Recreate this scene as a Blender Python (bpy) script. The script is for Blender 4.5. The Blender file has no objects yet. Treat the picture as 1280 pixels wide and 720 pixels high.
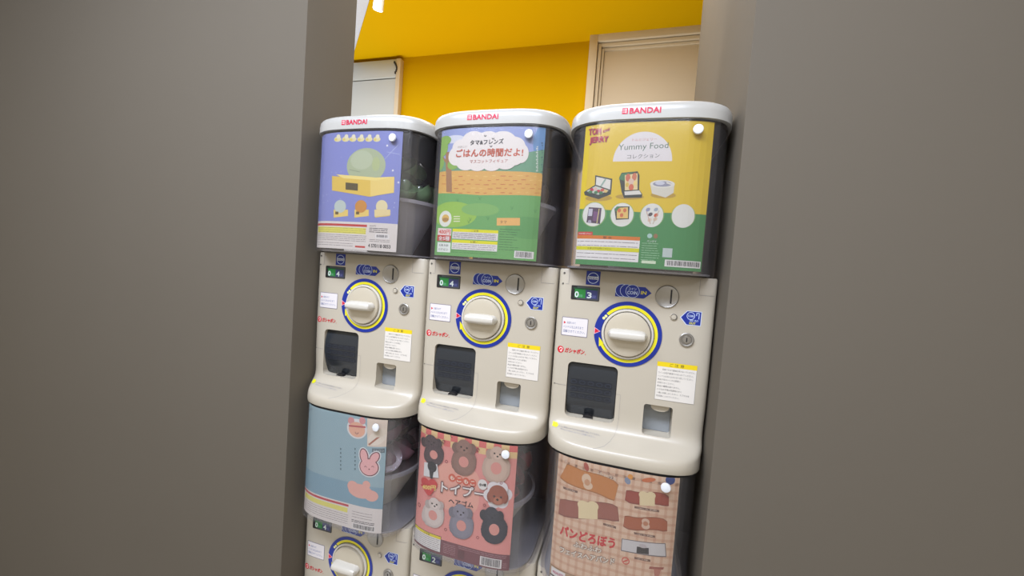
import bpy, bmesh, math, random
import numpy as np
from mathutils import Vector, Matrix, Quaternion
random.seed(7)
SC = bpy.context.scene
COL = SC.collection

# ---------------------------------------------------------------- camera
F_PX = 500.0
CAM = (0.19759, -0.80959, 0.11409)
OM = np.array([0.03413, 0.07736, -0.28455])
def rotm(w):
    a = np.linalg.norm(w); k = w / a
    K = np.array([[0, -k[2], k[1]], [k[2], 0, -k[0]], [-k[1], k[0], 0]])
    return np.eye(3) + math.sin(a) * K + (1 - math.cos(a)) * K @ K
RW = rotm(OM)                                   # world -> camera-aligned (x right, y forward, z up)
cd = bpy.data.cameras.new('camera'); cam = bpy.data.objects.new('camera', cd); COL.objects.link(cam)
cd.sensor_width = 36; cd.lens = F_PX * 36 / 1280; cd.clip_start = 0.02
right, fwd, up = RW[0], RW[1], RW[2]
cam.matrix_world = Matrix(((right[0], up[0], -fwd[0], CAM[0]), (right[1], up[1], -fwd[1], CAM[1]),
                           (right[2], up[2], -fwd[2], CAM[2]), (0, 0, 0, 1)))
SC.camera = cam
def at(u, v, y):
    """a measured photo point put back on the vertical plane at depth y"""
    d = RW.T @ np.array([(u - 640) / F_PX, 1.0, -(v - 360) / F_PX])
    t = (y - CAM[1]) / d[1]
    return CAM[0] + t * d[0], CAM[2] + t * d[2]

# ---------------------------------------------------------------- world, lights, exposure
SC.view_settings.view_transform = 'Standard'; SC.view_settings.look = 'None'
SC.view_settings.gamma = 1; SC.view_settings.use_curve_mapping = False
SC.view_settings.exposure = 0.0
SC.cycles.transparent_max_bounces = 24
SC.cycles.max_bounces = 8
w = bpy.data.worlds.new('room_light'); SC.world = w; w.use_nodes = True
bg = w.node_tree.nodes['Background']; bg.inputs[0].default_value = (1.0, 0.88, 0.68, 1); bg.inputs[1].default_value = 0.54
FLOOR, CEIL, WALL = -1.15, 1.32, 1.30
def area(name, loc, sx, sy, power, rot=(0, 0, 0), col=(1, 0.97, 0.93)):
    l = bpy.data.lights.new(name, 'AREA'); l.shape = 'RECTANGLE'; l.size = sx; l.size_y = sy; l.energy = power; l.color = col
    o = bpy.data.objects.new(name, l); COL.objects.link(o); o.location = loc; o.rotation_euler = rot
    return o
area('unseen_ceiling_lamp', (-0.3, -1.0, CEIL - 0.03), 1.6, 0.4, 54, col=(0.92, 1.0, 1.16))
area('unseen_ceiling_lamp', (-0.1, -2.2, CEIL - 0.03), 2.4, 0.4, 20, col=(0.95, 1.0, 1.1))
area('unseen_ceiling_lamp', (-0.7, 0.50, CEIL - 0.03), 2.8, 0.3, 27, col=(1, 0.98, 0.95))  # added out of view to light the back wall and doors
area('ceiling_fill_light', (-1.3, 0.75, -0.75), 1.8, 0.5, 31, (math.radians(180), 0, 0), col=(1, 0.97, 0.92))  # added fill aimed upward to brighten the ceiling, not a lamp of the shop

# ---------------------------------------------------------------- colour and materials
def lin(c):
    c = c / 255
    return c / 12.92 if c <= 0.04045 else ((c + 0.055) / 1.055) ** 2.4
def rgb(r, g, b): return (lin(r), lin(g), lin(b), 1)
def newmat(name):
    m = bpy.data.materials.new(name); m.use_nodes = True
    return m, m.node_tree, m.node_tree.nodes['Principled BSDF']
def plain(name, col, rough=0.5, metal=0.0, spec=0.5, noise=0.0, scale=40, bump=0.0, emit=0):
    m, nt, p = newmat(name)
    p.inputs['Base Color'].default_value = col; p.inputs['Roughness'].default_value = rough
    p.inputs['Metallic'].default_value = metal; p.inputs['Specular IOR Level'].default_value = spec
    if noise or bump:
        tc = nt.nodes.new('ShaderNodeTexCoord'); n = nt.nodes.new('ShaderNodeTexNoise'); n.inputs['Scale'].default_value = scale
        n.inputs['Detail'].default_value = 6
        nt.links.new(tc.outputs['Object'], n.inputs['Vector'])
        if noise:
            mx = nt.nodes.new('ShaderNodeMixRGB'); mx.blend_type = 'MULTIPLY'; mx.inputs[0].default_value = noise
            mx.inputs[1].default_value = col; nt.links.new(n.outputs['Fac'], mx.inputs[2]); nt.links.new(mx.outputs[0], p.inputs['Base Color'])
        if bump:
            b = nt.nodes.new('ShaderNodeBump'); b.inputs['Strength'].default_value = bump; b.inputs['Distance'].default_value = 0.002
            nt.links.new(n.outputs['Fac'], b.inputs['Height']); nt.links.new(b.outputs[0], p.inputs['Normal'])
    if emit:
        p.inputs['Emission Color'].default_value = col; p.inputs['Emission Strength'].default_value = emit
    return m
def clear(name, tint, gloss=0.06, rough=0.08, edge=0.5, haze=0.0):
    m = bpy.data.materials.new(name); m.use_nodes = True; nt = m.node_tree; nt.nodes.clear()
    out = nt.nodes.new('ShaderNodeOutputMaterial'); mix = nt.nodes.new('ShaderNodeMixShader')
    tr = nt.nodes.new('ShaderNodeBsdfTransparent'); gl = nt.nodes.new('ShaderNodeBsdfGlossy')
    tr.inputs[0].default_value = tint; gl.inputs['Roughness'].default_value = rough
    lw = nt.nodes.new('ShaderNodeLayerWeight'); lw.inputs[0].default_value = 0.35
    mr = nt.nodes.new('ShaderNodeMapRange'); mr.inputs[3].default_value = gloss; mr.inputs[4].default_value = edge
    pw = nt.nodes.new('ShaderNodeMath'); pw.operation = 'POWER'; pw.inputs[1].default_value = 2.5
    nt.links.new(lw.outputs['Facing'], pw.inputs[0]); nt.links.new(pw.outputs[0], mr.inputs[0])
    nt.links.new(mr.outputs[0], mix.inputs[0]); nt.links.new(tr.outputs[0], mix.inputs[1]); nt.links.new(gl.outputs[0], mix.inputs[2])
    if haze:
        df = nt.nodes.new('ShaderNodeBsdfDiffuse'); df.inputs[0].default_value = (0.6, 0.58, 0.6, 1); m2 = nt.nodes.new('ShaderNodeMixShader'); m2.inputs[0].default_value = haze
        nt.links.new(mix.outputs[0], m2.inputs[1]); nt.links.new(df.outputs[0], m2.inputs[2]); nt.links.new(m2.outputs[0], out.inputs[0])
    else: nt.links.new(mix.outputs[0], out.inputs[0])
    return m
def ink_mat(name, rough=0.42, spec=0.5):
    m, nt, p = newmat(name)
    a = nt.nodes.new('ShaderNodeVertexColor'); a.layer_name = 'ink'
    nt.links.new(a.outputs['Color'], p.inputs['Base Color']); p.inputs['Roughness'].default_value = rough
    p.inputs['Specular IOR Level'].default_value = spec
    return m
M = dict(
    white=plain('white_plastic', (0.50, 0.448, 0.362, 1), 0.30, noise=0.04, scale=8),
    lidwhite=plain('lid_white_plastic', (0.43, 0.42, 0.395, 1), 0.28, noise=0.03, scale=9),
    knob=plain('cream_plastic', (0.52, 0.46, 0.355, 1), 0.28, noise=0.03, scale=9),
    handle=plain('handle_white_plastic', (0.60, 0.565, 0.50, 1), 0.25, noise=0.03, scale=9),
    seam=plain('dark_gap_shade', (0.10, 0.09, 0.08, 1), 0.8),  # dark colour stands in for the shade in gaps and screw holes
    greyseam=plain('grey_gap_filler', (0.36, 0.33, 0.30, 1), 0.8),
    black=plain('black_plastic', (0.014, 0.013, 0.015, 1), 0.45),
    dark=plain('dark_interior_plastic', (0.15, 0.105, 0.10, 1), 0.6, noise=0.4, scale=12),
    smoke=clear('smoky_clear_plastic', (0.95, 0.94, 0.96, 1), 0.05, 0.16, 0.30, 0.022),
    cover=clear('clear_cover_plastic', (0.965, 0.965, 0.97, 1), 0.03, 0.12, 0.20, 0.012),
    shell=clear('capsule_clear_plastic', (0.85, 0.88, 0.86, 1), 0.08, 0.12, 0.5),
    tray=plain('translucent_grey_plastic', (0.27, 0.265, 0.27, 1), 0.3),
    hatch=plain('tinted_hatch_plastic', (0.022, 0.026, 0.032, 1), 0.16, spec=0.6),
    hatch2=plain('tinted_hatch_ridges', (0.012, 0.014, 0.02, 1), 0.3),
    grey=plain('grey_pocket_plastic', (0.27, 0.29, 0.31, 1), 0.45, noise=0.1),
    metal=plain('brushed_steel', (0.42, 0.40, 0.37, 1), 0.38, metal=0.85, noise=0.15, scale=90),
    button=plain('white_button_plastic', (0.74, 0.76, 0.80, 1), 0.35, noise=0.03),
    hopper=plain('hopper_grey_plastic', (0.55, 0.53, 0.52, 1), 0.5, noise=0.2, scale=15),
    cream=plain('hopper_cream_plastic', (0.80, 0.76, 0.60, 1), 0.5, noise=0.2, scale=15),
    ink=ink_mat('printed_ink'), gloss_ink=ink_mat('glossy_sticker_ink', 0.3),
    yellow=plain('yellow_wall_paint', (0.64, 0.385, 0.0006, 1), 0.85, spec=0.05, noise=0.03, scale=3, bump=0.15),
    yellowceil=plain('yellow_ceiling_paint', (0.68, 0.41, 0.0006, 1), 0.85, spec=0.05, noise=0.03, scale=3, bump=0.1),
    taupe=plain('taupe_partition_paint', (0.138, 0.119, 0.094, 1), 0.8, spec=0.15, noise=0.10, scale=1.6),
    ceil=plain('white_ceiling_tile', (0.66, 0.72, 0.88, 1), 0.9, noise=0.12, scale=90, bump=0.6),
    doorw=plain('white_door_paint', (0.54, 0.57, 0.57, 1), 0.5, noise=0.03, scale=5),
    doorc=plain('cream_door_paint', (0.66, 0.55, 0.39, 1), 0.5, noise=0.05, scale=5),
    framec=plain('cream_frame_paint', (0.70, 0.60, 0.44, 1), 0.5, noise=0.05, scale=5),
    floor=plain('beige_floor_vinyl', (0.66, 0.62, 0.55, 1), 0.5, noise=0.2, scale=6),
    stand=plain('grey_stand_metal', (0.30, 0.30, 0.30, 1), 0.5, noise=0.1),
    lamp=plain('lamp_white_metal', (0.7, 0.7, 0.68, 1), 0.4, noise=0.03),
    lens=plain('lamp_lens', (1, 0.93, 0.8, 1), 0.4, emit=3),
)
def capmat(name, c): return plain(name, c, 0.3, noise=0.25, scale=30)

# ---------------------------------------------------------------- object helpers
def link(name, me, mat=None, parent=None, loc=None):
    o = bpy.data.objects.new(name, me); COL.objects.link(o)
    if mat is not None and me is not None and not me.materials: me.materials.append(mat)
    if parent is not None: o.parent = parent
    if loc is not None: o.location = loc
    return o
def from_bm(name, bm, smooth=None):
    me = bpy.data.meshes.new(name)
    bmesh.ops.recalc_face_normals(bm, faces=bm.faces)
    bm.to_mesh(me); bm.free()
    if smooth is not None:
        for p in me.polygons: p.use_smooth = True
        me.set_sharp_from_angle(angle=math.radians(smooth))
    return me
def box(bm, x0, x1, y0, y1, z0, z1, bev=0):
    r = bmesh.ops.create_cube(bm, size=1)
    for v in r['verts']:
        v.co = Vector(((x0 + x1) / 2 + v.co.x * (x1 - x0), (y0 + y1) / 2 + v.co.y * (y1 - y0), (z0 + z1) / 2 + v.co.z * (z1 - z0)))
    if bev:
        es = list({e for v in r['verts'] for e in v.link_edges})
        bmesh.ops.bevel(bm, geom=es, offset=bev, segments=2, affect='EDGES', profile=0.6)
def boxme(name, *a, bev=0):
    bm = bmesh.new(); box(bm, *a, bev=bev); return from_bm(name, bm, 40)
def loft(rings, cap=(True, True), closed=True):
    bm = bmesh.new(); R = [[bm.verts.new(p) for p in r] for r in rings]; n = len(rings[0])
    for a, b in zip(R, R[1:]):
        for i in range(n if closed else n - 1):
            j = (i + 1) % n; bm.faces.new((a[i], a[j], b[j], b[i]))
    if cap[0]: bm.faces.new(R[0])
    if cap[1]: bm.faces.new(R[-1][::-1])
    return bm
def disc_lathe(cx, cz, prof, n=48, sx=1.0, sz=1.0):
    """profile of (radius, y) turned about the axis that points at the viewer's side (-y)"""
    rings = [[(cx + r * sx * math.cos(2 * math.pi * k / n), y, cz + r * sz * math.sin(2 * math.pi * k / n)) for k in range(n)] for r, y in prof]
    return loft(rings)
def rrect(x0, x1, z0, z1, r, n=6):
    pts = []
    for cx, cz, a0 in ((x1 - r, z1 - r, 0), (x0 + r, z1 - r, 90), (x0 + r, z0 + r, 180), (x1 - r, z0 + r, 270)):
        for k in range(n + 1):
            a = math.radians(a0 + 90 * k / n); pts.append((cx + r * math.cos(a), cz + r * math.sin(a)))
    return pts
def prism(pts, y0, y1):
    return loft([[(x, y0, z) for x, z in pts], [(x, y1, z) for x, z in pts]])
Y0, YB = 0.06, 0.30
def front(x, a, D, n, y0=Y0):
    t = min(1.0, abs(x) / a)
    return y0 - D * (1 - t ** n) ** (1 / n)
MS = 16
XS = sorted({round(s * (1 - (1 - k / MS) ** 3), 6) for k in range(MS + 1) for s in (-1, 1)})
def outline(a, D, n, z, yb=YB, inset=0.0):
    pts = [((a - inset) * t, front(t * a, a, D, n) + inset, z) for t in XS]
    b = a - inset; c = 0.012
    pts += [(b, yb - c, z), (b - c, yb, z), (-b + c, yb, z), (-b, yb - c, z)]
    return pts
# body outline: flat panel above, lip bulging towards the viewer below
BODY = [(0.125, 0), (0.05, 0), (-0.05, 0), (-0.12, 0), (-0.150, 0.0), (-0.165, 0.0), (-0.176, 0.002), (-0.185, 0.006), (-0.191, 0.012), (-0.196, 0.021),
        (-0.200, 0.031), (-0.2035, 0.041), (-0.206, 0.047), (-0.2085, 0.0515), (-0.2115, 0.0545), (-0.216, 0.0562), (-0.222, 0.0568), (-0.228, 0.0562), (-0.232, 0.055)]
def bodyparam(z):
    e = np.interp(-z, [-b[0] for b in BODY], [b[1] for b in BODY])
    s = min(1, max(e / 0.055, 0)); s2 = max(s, 0.25 * min(1, max(0, (-0.10 - z) / 0.09)))
    return 0.06 + e, 1 / ((1 - s2) / 12 + s2 / 3.6)
BA = 0.1485
def bodyface(x, z):
    D, n = bodyparam(z); return front(x, BA, D, n)
CA, CD, CN = 0.1435, 0.113, 3.6                       # clear case outline
def caseface(x): return front(x, CA, CD, CN)

# ---------------------------------------------------------------- printing: flat coloured pieces of ink
_tx = {}
def textpolys(s):
    k = s
    if k in _tx: return _tx[k]
    cu = bpy.data.curves.new('lettering', 'FONT'); cu.body = s; cu.size = 1; cu.resolution_u = 2; cu.offset = 0
    o = bpy.data.objects.new('lettering', cu); COL.objects.link(o); bpy.context.view_layer.update()
    me = o.to_mesh(); V = [(v.co.x, v.co.y) for v in me.vertices]; P = [tuple(p.vertices) for p in me.polygons]
    o.to_mesh_clear(); bpy.data.objects.remove(o); bpy.data.curves.remove(cu)
    xs = [p[0] for p in V]; ys = [p[1] for p in V]
    x0, x1, y0, y1 = min(xs), max(xs), min(ys), max(ys)
    r = ([((x - x0) / (x1 - x0 or 1), (y - y0) / (y1 - y0 or 1)) for x, y in V], P)
    _tx[k] = r; return r
class Print:
    """2-D artwork in local (x, z); later pieces lie on top of earlier ones"""
    def __init__(s, step=0.00006): s.V = []; s.P = []; s.C = []; s.k = 0; s.step = step; s.map = None
    def layers(s):
        """each piece goes just above the pieces its box overlaps"""
        g = {}
        for v in s.V:
            b = g.setdefault(v[1], [9, -9, 9, -9]); b[0] = min(b[0], v[0]); b[1] = max(b[1], v[0]); b[2] = min(b[2], v[2]); b[3] = max(b[3], v[2])
        done = []; lay = {}
        for k in sorted(g):
            b = g[k]; l = 1
            for q, ql in done:
                if ql >= l and b[0] < q[1] and b[1] > q[0] and b[2] < q[3] and b[3] > q[2]: l = ql + 1
            done.append((b, l)); lay[k] = l
        s.V = [(x, lay[k], z) for x, k, z in s.V]
    def m(s, p): return s.map(*p) if s.map else p
    def add(s, pts, col, up=True):
        if up: s.k += 1
        b = len(s.V); s.V += [(x, s.k, z) for x, z in pts]; s.P.append(tuple(range(b, b + len(pts)))); s.C.append(col)
    def poly(s, px, col): s.add([s.m(p) for p in px], col)
    def rect(s, a, b, col): s.poly([a, (b[0], a[1]), b, (a[0], b[1])], col)
    def r(s, x0, z0, x1, z1, col, rad=0):          # local metres
        s.add(rrect(x0, x1, z0, z1, rad, 4) if rad else [(x0, z0), (x1, z0), (x1, z1), (x0, z1)], col)
    def ell(s, c, rx, rz, col, n=24, a0=0, a1=360, up=True, rot=0):
        cx, cz = s.m(c)
        if s.map:
            ex = s.m((c[0] + rx, c[1])); rx = abs(ex[0] - cx); ez = s.m((c[0], c[1] + rz)); rz = abs(ez[1] - cz)
        cr, sr = math.cos(math.radians(rot)), math.sin(math.radians(rot)); P = []
        for k in range(n + (a1 - a0 < 360)):
            a = math.radians(a0 + (a1 - a0) * k / n); x, z = rx * math.cos(a), rz * math.sin(a)
            P.append((cx + x * cr - z * sr, cz + x * sr + z * cr))
        s.add(P, col, up)
    def ring(s, c, r0, r1, col, n=64, a0=0, a1=360, f=1.0):
        s.k += 1; cx, cz = s.m(c); h = 360 / n
        if s.map:
            g = abs(s.m((c[0] + 1, c[1]))[0] - cx); r0 *= g; r1 *= g
        m = int(round((a1 - a0) / h))
        for k in range(m):
            a, b = math.radians(a0 + h * k), math.radians(a0 + h * (k + 1))
            s.add([(cx + r0 * math.cos(a), cz + f * r0 * math.sin(a)), (cx + r1 * math.cos(a), cz + f * r1 * math.sin(a)),
                   (cx + r1 * math.cos(b), cz + f * r1 * math.sin(b)), (cx + r0 * math.cos(b), cz + f * r0 * math.sin(b))], col, False)
    def text(s, t, L, R, h, col, fat=0.0, slant=0.0):
        """text from L to R (mid-height points); h = letter height in the same unit"""
        s.k += 1; V, P = textpolys(t); a, b = s.m(L), s.m(R)
        if s.map: h = abs(s.m((L[0], L[1] + h))[1] - a[1])
        dx, dz = b[0] - a[0], b[1] - a[1]; f = fat * h
        for ox, oz in ([(0, 0)] if fat < 0.02 else [(f, f), (-f, f), (f, -f), (-f, -f)] if fat < 0.05 else [(f * 1.3, 0), (-f * 1.3, 0), (0, f * 1.3), (0, -f * 1.3), (f, f), (-f, f), (f, -f), (-f, -f)]):
            base = len(s.V); s.k += 1
            s.V += [(a[0] + dx * x + slant * h * (y - .5) + ox, s.k, a[1] + dz * x + h * (y - 0.5) + oz) for x, y in V]
            for p in P: s.P.append(tuple(base + i for i in p)); s.C.append(col)
    def line(s, a, b, wd, col):
        a, b = s.m(a), s.m(b); dx, dz = b[0] - a[0], b[1] - a[1]; L = math.hypot(dx, dz) or 1; nx, nz = -dz / L * wd / 2, dx / L * wd / 2
        s.add([(a[0] + nx, a[1] + nz), (b[0] + nx, b[1] + nz), (b[0] - nx, b[1] - nz), (a[0] - nx, a[1] - nz)], col)
    def fine(s, a, b, rows, col, wd=0.0009, broken=True):
        """lines of print too small to read, between corner points a and b (local metres)"""
        for i in range(rows):
            z = a[1] + (b[1] - a[1]) * (i + 0.5) / rows; x = a[0]
            while x < b[0] - 0.001:
                l = random.uniform(0.003, 0.014); e = min(b[0], x + l)
                s.add([(x, z - wd / 2), (e, z - wd / 2), (e, z + wd / 2), (x, z + wd / 2)], col, False)
                x = e + random.uniform(0.0006, 0.0018)
            if random.random() < .3: pass
        s.k += 1
    def build(s, name, surf, lift=0.0003, clip=None, sl=0.014, gain=1.0):
        s.C = [(c[0] * gain, c[1] * gain, c[2] * gain, 1) for c in s.C]
        s.layers()
        me = bpy.data.meshes.new(name); me.from_pydata(s.V, [], s.P)
        ca = me.color_attributes.new('ink', 'FLOAT_COLOR', 'CORNER'); i = 0
        buf = []
        for p, c in zip(s.P, s.C): buf += list(c) * len(p)
        ca.data.foreach_set('color', buf)
        bm = bmesh.new(); bm.from_mesh(me)
        if clip:
            for co, no in clip:
                g = bm.verts[:] + bm.edges[:] + bm.faces[:]
                bmesh.ops.bisect_plane(bm, geom=g, plane_co=co, plane_no=no, clear_outer=True)
        if sl:
            grid = SHEETX if clip else [-0.145 + 0.0145 * k for k in range(21)]
            for x in grid:
                g = bm.verts[:] + bm.edges[:] + bm.faces[:]
                bmesh.ops.bisect_plane(bm, geom=g, plane_co=(x, 0, 0), plane_no=(1, 0, 0))
            if clip:
                ys = [surf(x, 0) for x in grid]; surf = lambda x, z: float(np.interp(x, grid, ys))
        for v in bm.verts:
            v.co.y = surf(v.co.x, v.co.z) - lift - v.co.y * s.step
        for f in bm.faces:
            f.normal_update()
            if f.normal.y > 0: f.normal_flip()
        bm.to_mesh(me); bm.free()
        return me
INK = rgb(40, 38, 42); RED = rgb(205, 30, 55); PAPER = rgb(232, 226, 222); NAVY = rgb(22, 45, 140); YEL = rgb(225, 215, 40); FINE = rgb(110, 105, 110)
def barcode(p, x0, z0, x1, z1):
    p.r(x0, z0, x1, z1, PAPER); p.k += 1; x = x0 + 0.003
    while x < x1 - 0.003:
        wd = random.choice((0.0005, 0.0009, 0.0013)); p.add([(x, z0 + 0.002), (x + wd, z0 + 0.002), (x + wd, z1 - 0.0015), (x, z1 - 0.0015)], INK, False); x += wd + random.choice((0.0005, 0.001))

# ---------------------------------------------------------------- the setting
def struct(o): o['kind'] = 'structure'; return o
struct(link('floor', boxme('floor', -3, 3, -3.2, WALL + .1, FLOOR - 0.05, FLOOR), M['floor']))
struct(link('wall_back', boxme('wall_back', -3, 3, WALL, WALL + 0.1, FLOOR, CEIL + .2), M['yellow']))
ceiling = struct(link('ceiling', boxme('ceiling', -3, 3, -3.2, WALL + .1, CEIL, CEIL + 0.06), M['ceil']))
pts = [(-1.545, WALL), (0.95, -1.2), (3, -1.2), (3, WALL)]
link('painted_ceiling_board', from_bm('painted_ceiling_board', loft([[(x, y, CEIL - 0.006) for x, y in pts], [(x, y, CEIL) for x, y in pts]])), M['yellowceil'], ceiling)
struct(link('wall_left', boxme('wall_left', -3, -0.5445, -0.062, 0.10, FLOOR, CEIL, bev=0.003), M['taupe']))
struct(link('wall_right', boxme('wall_right', 0.3582, 3, -0.062, 0.68, FLOOR, CEIL, bev=0.003), M['taupe']))
# left white door with its header, right cream door set in a stepped frame
x1, zt = at(505, 76.5, WALL); zh = 1.192
d1 = struct(link('door_1', boxme('door_1', -2.45, x1 - 0.03, WALL - 0.02, WALL, FLOOR, zh - 0.006), M['doorw']))
link('door_frame', boxme('door_frame', x1 - 0.028, x1, WALL - 0.035, WALL, FLOOR, zt, bev=0.003), M['framec'], d1)
link('door_header', boxme('door_header', -2.45, x1 - 0.028, WALL - 0.03, WALL, zh, zt, bev=0.003), M['doorw'], d1)
bm = bmesh.new()
hx, hz = at(499, 86, WALL)
for k in range(7):
    a = k / 6; X = hx + 0.018 * math.sin(a * 2.6) - 0.01; Z = hz + 0.02 - 0.06 * a; box(bm, X - .003, X + .003, WALL - 0.04, WALL - 0.03, Z - .006, Z + .006)
link('door_closer_hook', from_bm('door_closer_hook', bm), M['black'], d1)
xl, zt2 = at(739, 49.5, WALL)
d2 = struct(link('door_2', boxme('door_2', xl + 0.075, 2.2, WALL - 0.012, WALL, FLOOR, zt2 - 0.071), M['doorc']))
def frame(name, x, z, w1, y, mat):
    bm = bmesh.new(); box(bm, x, x + w1, y, WALL, FLOOR, z, bev=0.002); box(bm, x + w1, 2.2, y, WALL, z - w1, z, bev=0.002)
    return link(name, from_bm(name, bm, 40), mat, d2)
frame('outer_door_frame', xl, zt2, 0.040, WALL - 0.05, M['framec'])
frame('inner_door_frame', xl + 0.043, zt2 - 0.043, 0.016, WALL - 0.035, M['framec'])
frame('door_stop', xl + 0.061, zt2 - 0.061, 0.012, WALL - 0.022, M['framec'])
# spotlight hanging from the white ceiling
sx, sy = -0.925, 0.705
sp = bpy.data.objects.new('ceiling_spotlight', None); COL.objects.link(sp); sp.location = (sx, sy, CEIL)
sp['label'] = 'small white cylinder spotlight hanging from the ceiling at the upper left'; sp['category'] = 'spotlight'
def tube(r, h, n=20, r2=None):
    return loft([[(rr * math.cos(2 * math.pi * k / n), rr * math.sin(2 * math.pi * k / n), z) for k in range(n)] for rr, z in ((r, 0), (r2 or r, h))])
link('mounting_plate', from_bm('mounting_plate', tube(0.028, -0.02), 40), M['lamp'], sp)
link('stem', from_bm('stem', tube(0.006, -0.06), 40), M['lamp'], sp)
o = link('lamp_head', from_bm('lamp_head', tube(0.020, -0.075, r2=0.022), 40), M['lamp'], sp, (0, 0, -0.05)); o.rotation_euler = (math.radians(12), math.radians(14), 0)
o2 = link('lens', from_bm('lens', tube(0.018, -0.002), 40), M['lens'], o, (0, 0, -0.0755))

# ---------------------------------------------------------------- machine meshes shared by all units
def body_mesh():
    rings = []
    for z, e in BODY:
        D, n = bodyparam(z); rings.append(outline(BA, D, n, z))
    rings[0] = [(x * 0.992, y + 0.0015, z) for x, y, z in rings[0]]; rings.insert(1, outline(BA, 0.06, 12, 0.1215))
    o = link('body', from_bm('body', loft(rings)), M['white'])
    cuts = []
    for x0, x1, z0, z1, r, dp in ((-0.1150, -0.0165, -0.1740, -0.0620, 0.010, 0.034), (0.0370, 0.0895, -0.1830, -0.1250, 0.005, 0.032)):
        c = link('cutter', from_bm('cutter', prism(rrect(x0, x1, z0, z1, r), -0.05, dp))); cuts.append(c)
        md = o.modifiers.new('b', 'BOOLEAN'); md.operation = 'DIFFERENCE'; md.object = c; md.solver = 'EXACT'
    bpy.context.view_layer.update()
    me = bpy.data.meshes.new_from_object(o.evaluated_get(bpy.context.evaluated_depsgraph_get()))
    me.name = 'body'
    for c in cuts + [o]: bpy.data.objects.remove(c)
    me.materials.clear(); me.materials.append(M['white'])
    for p in me.polygons: p.use_smooth = True
    me.set_sharp_from_angle(angle=math.radians(28))
    return me
def lid_mesh():
    R = []
    for z, i in ((0.398, 0.0), (0.412, 0.0), (0.420, 0.0010), (0.4255, 0.0038), (0.4290, 0.0085), (0.4305, 0.0140), (0.4312, 0.022)):
        R.append(outline(0.1485, 0.1195, 3.6, z, inset=i))
    return from_bm('lid', loft(R), 35)
def shell_mesh():
    def ring(z, i): return outline(CA, CD, CN, z, inset=i)
    return from_bm('clear_case', loft([ring(0.1275, 0), ring(0.394, 0), ring(0.394, 0.002), ring(0.1275, 0.002), ring(0.1275, 0)], cap=(False, False)), 35)
def band(name, z0, z1, i0, i1, cap=False):
    def ring(z, i): return outline(CA, CD, CN, z, inset=i)
    return from_bm(name, loft([ring(z0, i0), ring(z1, i0), ring(z1, i1), ring(z0, i1), ring(z0, i0)], cap=(False, False)), 35)
def slab(name, z0, z1, i): return from_bm(name, loft([outline(CA, CD, CN, z0, inset=i), outline(CA, CD, CN, z1, inset=i)]), 35)
def bent_sheet(name, x0, x1, z0, z1, off, th, n=22):
    bm = bmesh.new(); xs = [x0 + (x1 - x0) * k / n for k in range(n + 1)]
    g = [[[bm.verts.new((x, caseface(x) - off - t, z)) for z in (z0, z1)] for x in xs] for t in (0, th)]
    for k in range(n):
        for t in (0, 1): bm.faces.new((g[t][k][0], g[t][k + 1][0], g[t][k + 1][1], g[t][k][1]))
        for z in (0, 1): bm.faces.new((g[0][k][z], g[0][k + 1][z], g[1][k + 1][z], g[1][k][z]))
    for k in (0, n): bm.faces.new((g[0][k][0], g[0][k][1], g[1][k][1], g[1][k][0]))
    return from_bm(name, bm, 35)
PX0, PX1, PZ0, PZ1 = -0.1085, 0.1125, 0.1345, 0.3935
SHEETX = [PX0 + (PX1 - PX0) * k / 22 for k in range(23)]
def ribbon(bm, pts, wd, surf, lift=0.0004):
    P = []
    for (xa, za), (xb, zb) in zip(pts, pts[1:]):
        m = max(1, int(math.hypot(xb - xa, zb - za) / 0.004)); P += [(xa + (xb - xa) * k / m, za + (zb - za) * k / m) for k in range(m)]
    P.append(pts[-1]); prev = None
    for i, (x, z) in enumerate(P):
        a = P[max(0, i - 1)]; b = P[min(len(P) - 1, i + 1)]; dx, dz = b[0] - a[0], b[1] - a[1]; L = math.hypot(dx, dz); nx, nz = -dz / L * wd / 2, dx / L * wd / 2
        q = [bm.verts.new((X, surf(X, Z) - lift, Z)) for X, Z in ((x + nx, z + nz), (x - nx, z - nz))]
        if prev: bm.faces.new((prev[0], prev[1], q[1], q[0]))
        prev = q
SEAMS = [[(0.1165, 0.122), (0.1165, 0.0925), (0.1430, 0.0925)], [(-0.1265, 0.122), (-0.1265, 0.0945), (-0.1330, 0.0945)], [(-0.1425, -0.1120), (-0.1160, -0.1120)],
         [(-0.0165, -0.1150), (-0.0080, -0.1150), (-0.0078, -0.165), (-0.0095, -0.181), (-0.013, -0.192), (-0.020, -0.199), (-0.030, -0.2045), (-0.045, -0.2085), (-0.050, -0.2095)]]
def seam_mesh(k):
    bm = bmesh.new(); ribbon(bm, SEAMS[k], (0.0010, 0.0010, 0.0009, 0.0006)[k], bodyface); return from_bm('panel_seam', bm)
HOLES = [(-0.1385, 0.0945, 0.0020), (-0.1370, 0.1160, 0.0022), (-0.1405, -0.1120, 0.0012)]
def hole_mesh(k):
    x, z, r = HOLES[k]; y = bodyface(x, z); return from_bm('screw_hole', disc_lathe(x, z, [(r, y), (r, y - 0.0008)], 10))
BX, BZ = -0.005, 0.0057
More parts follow.
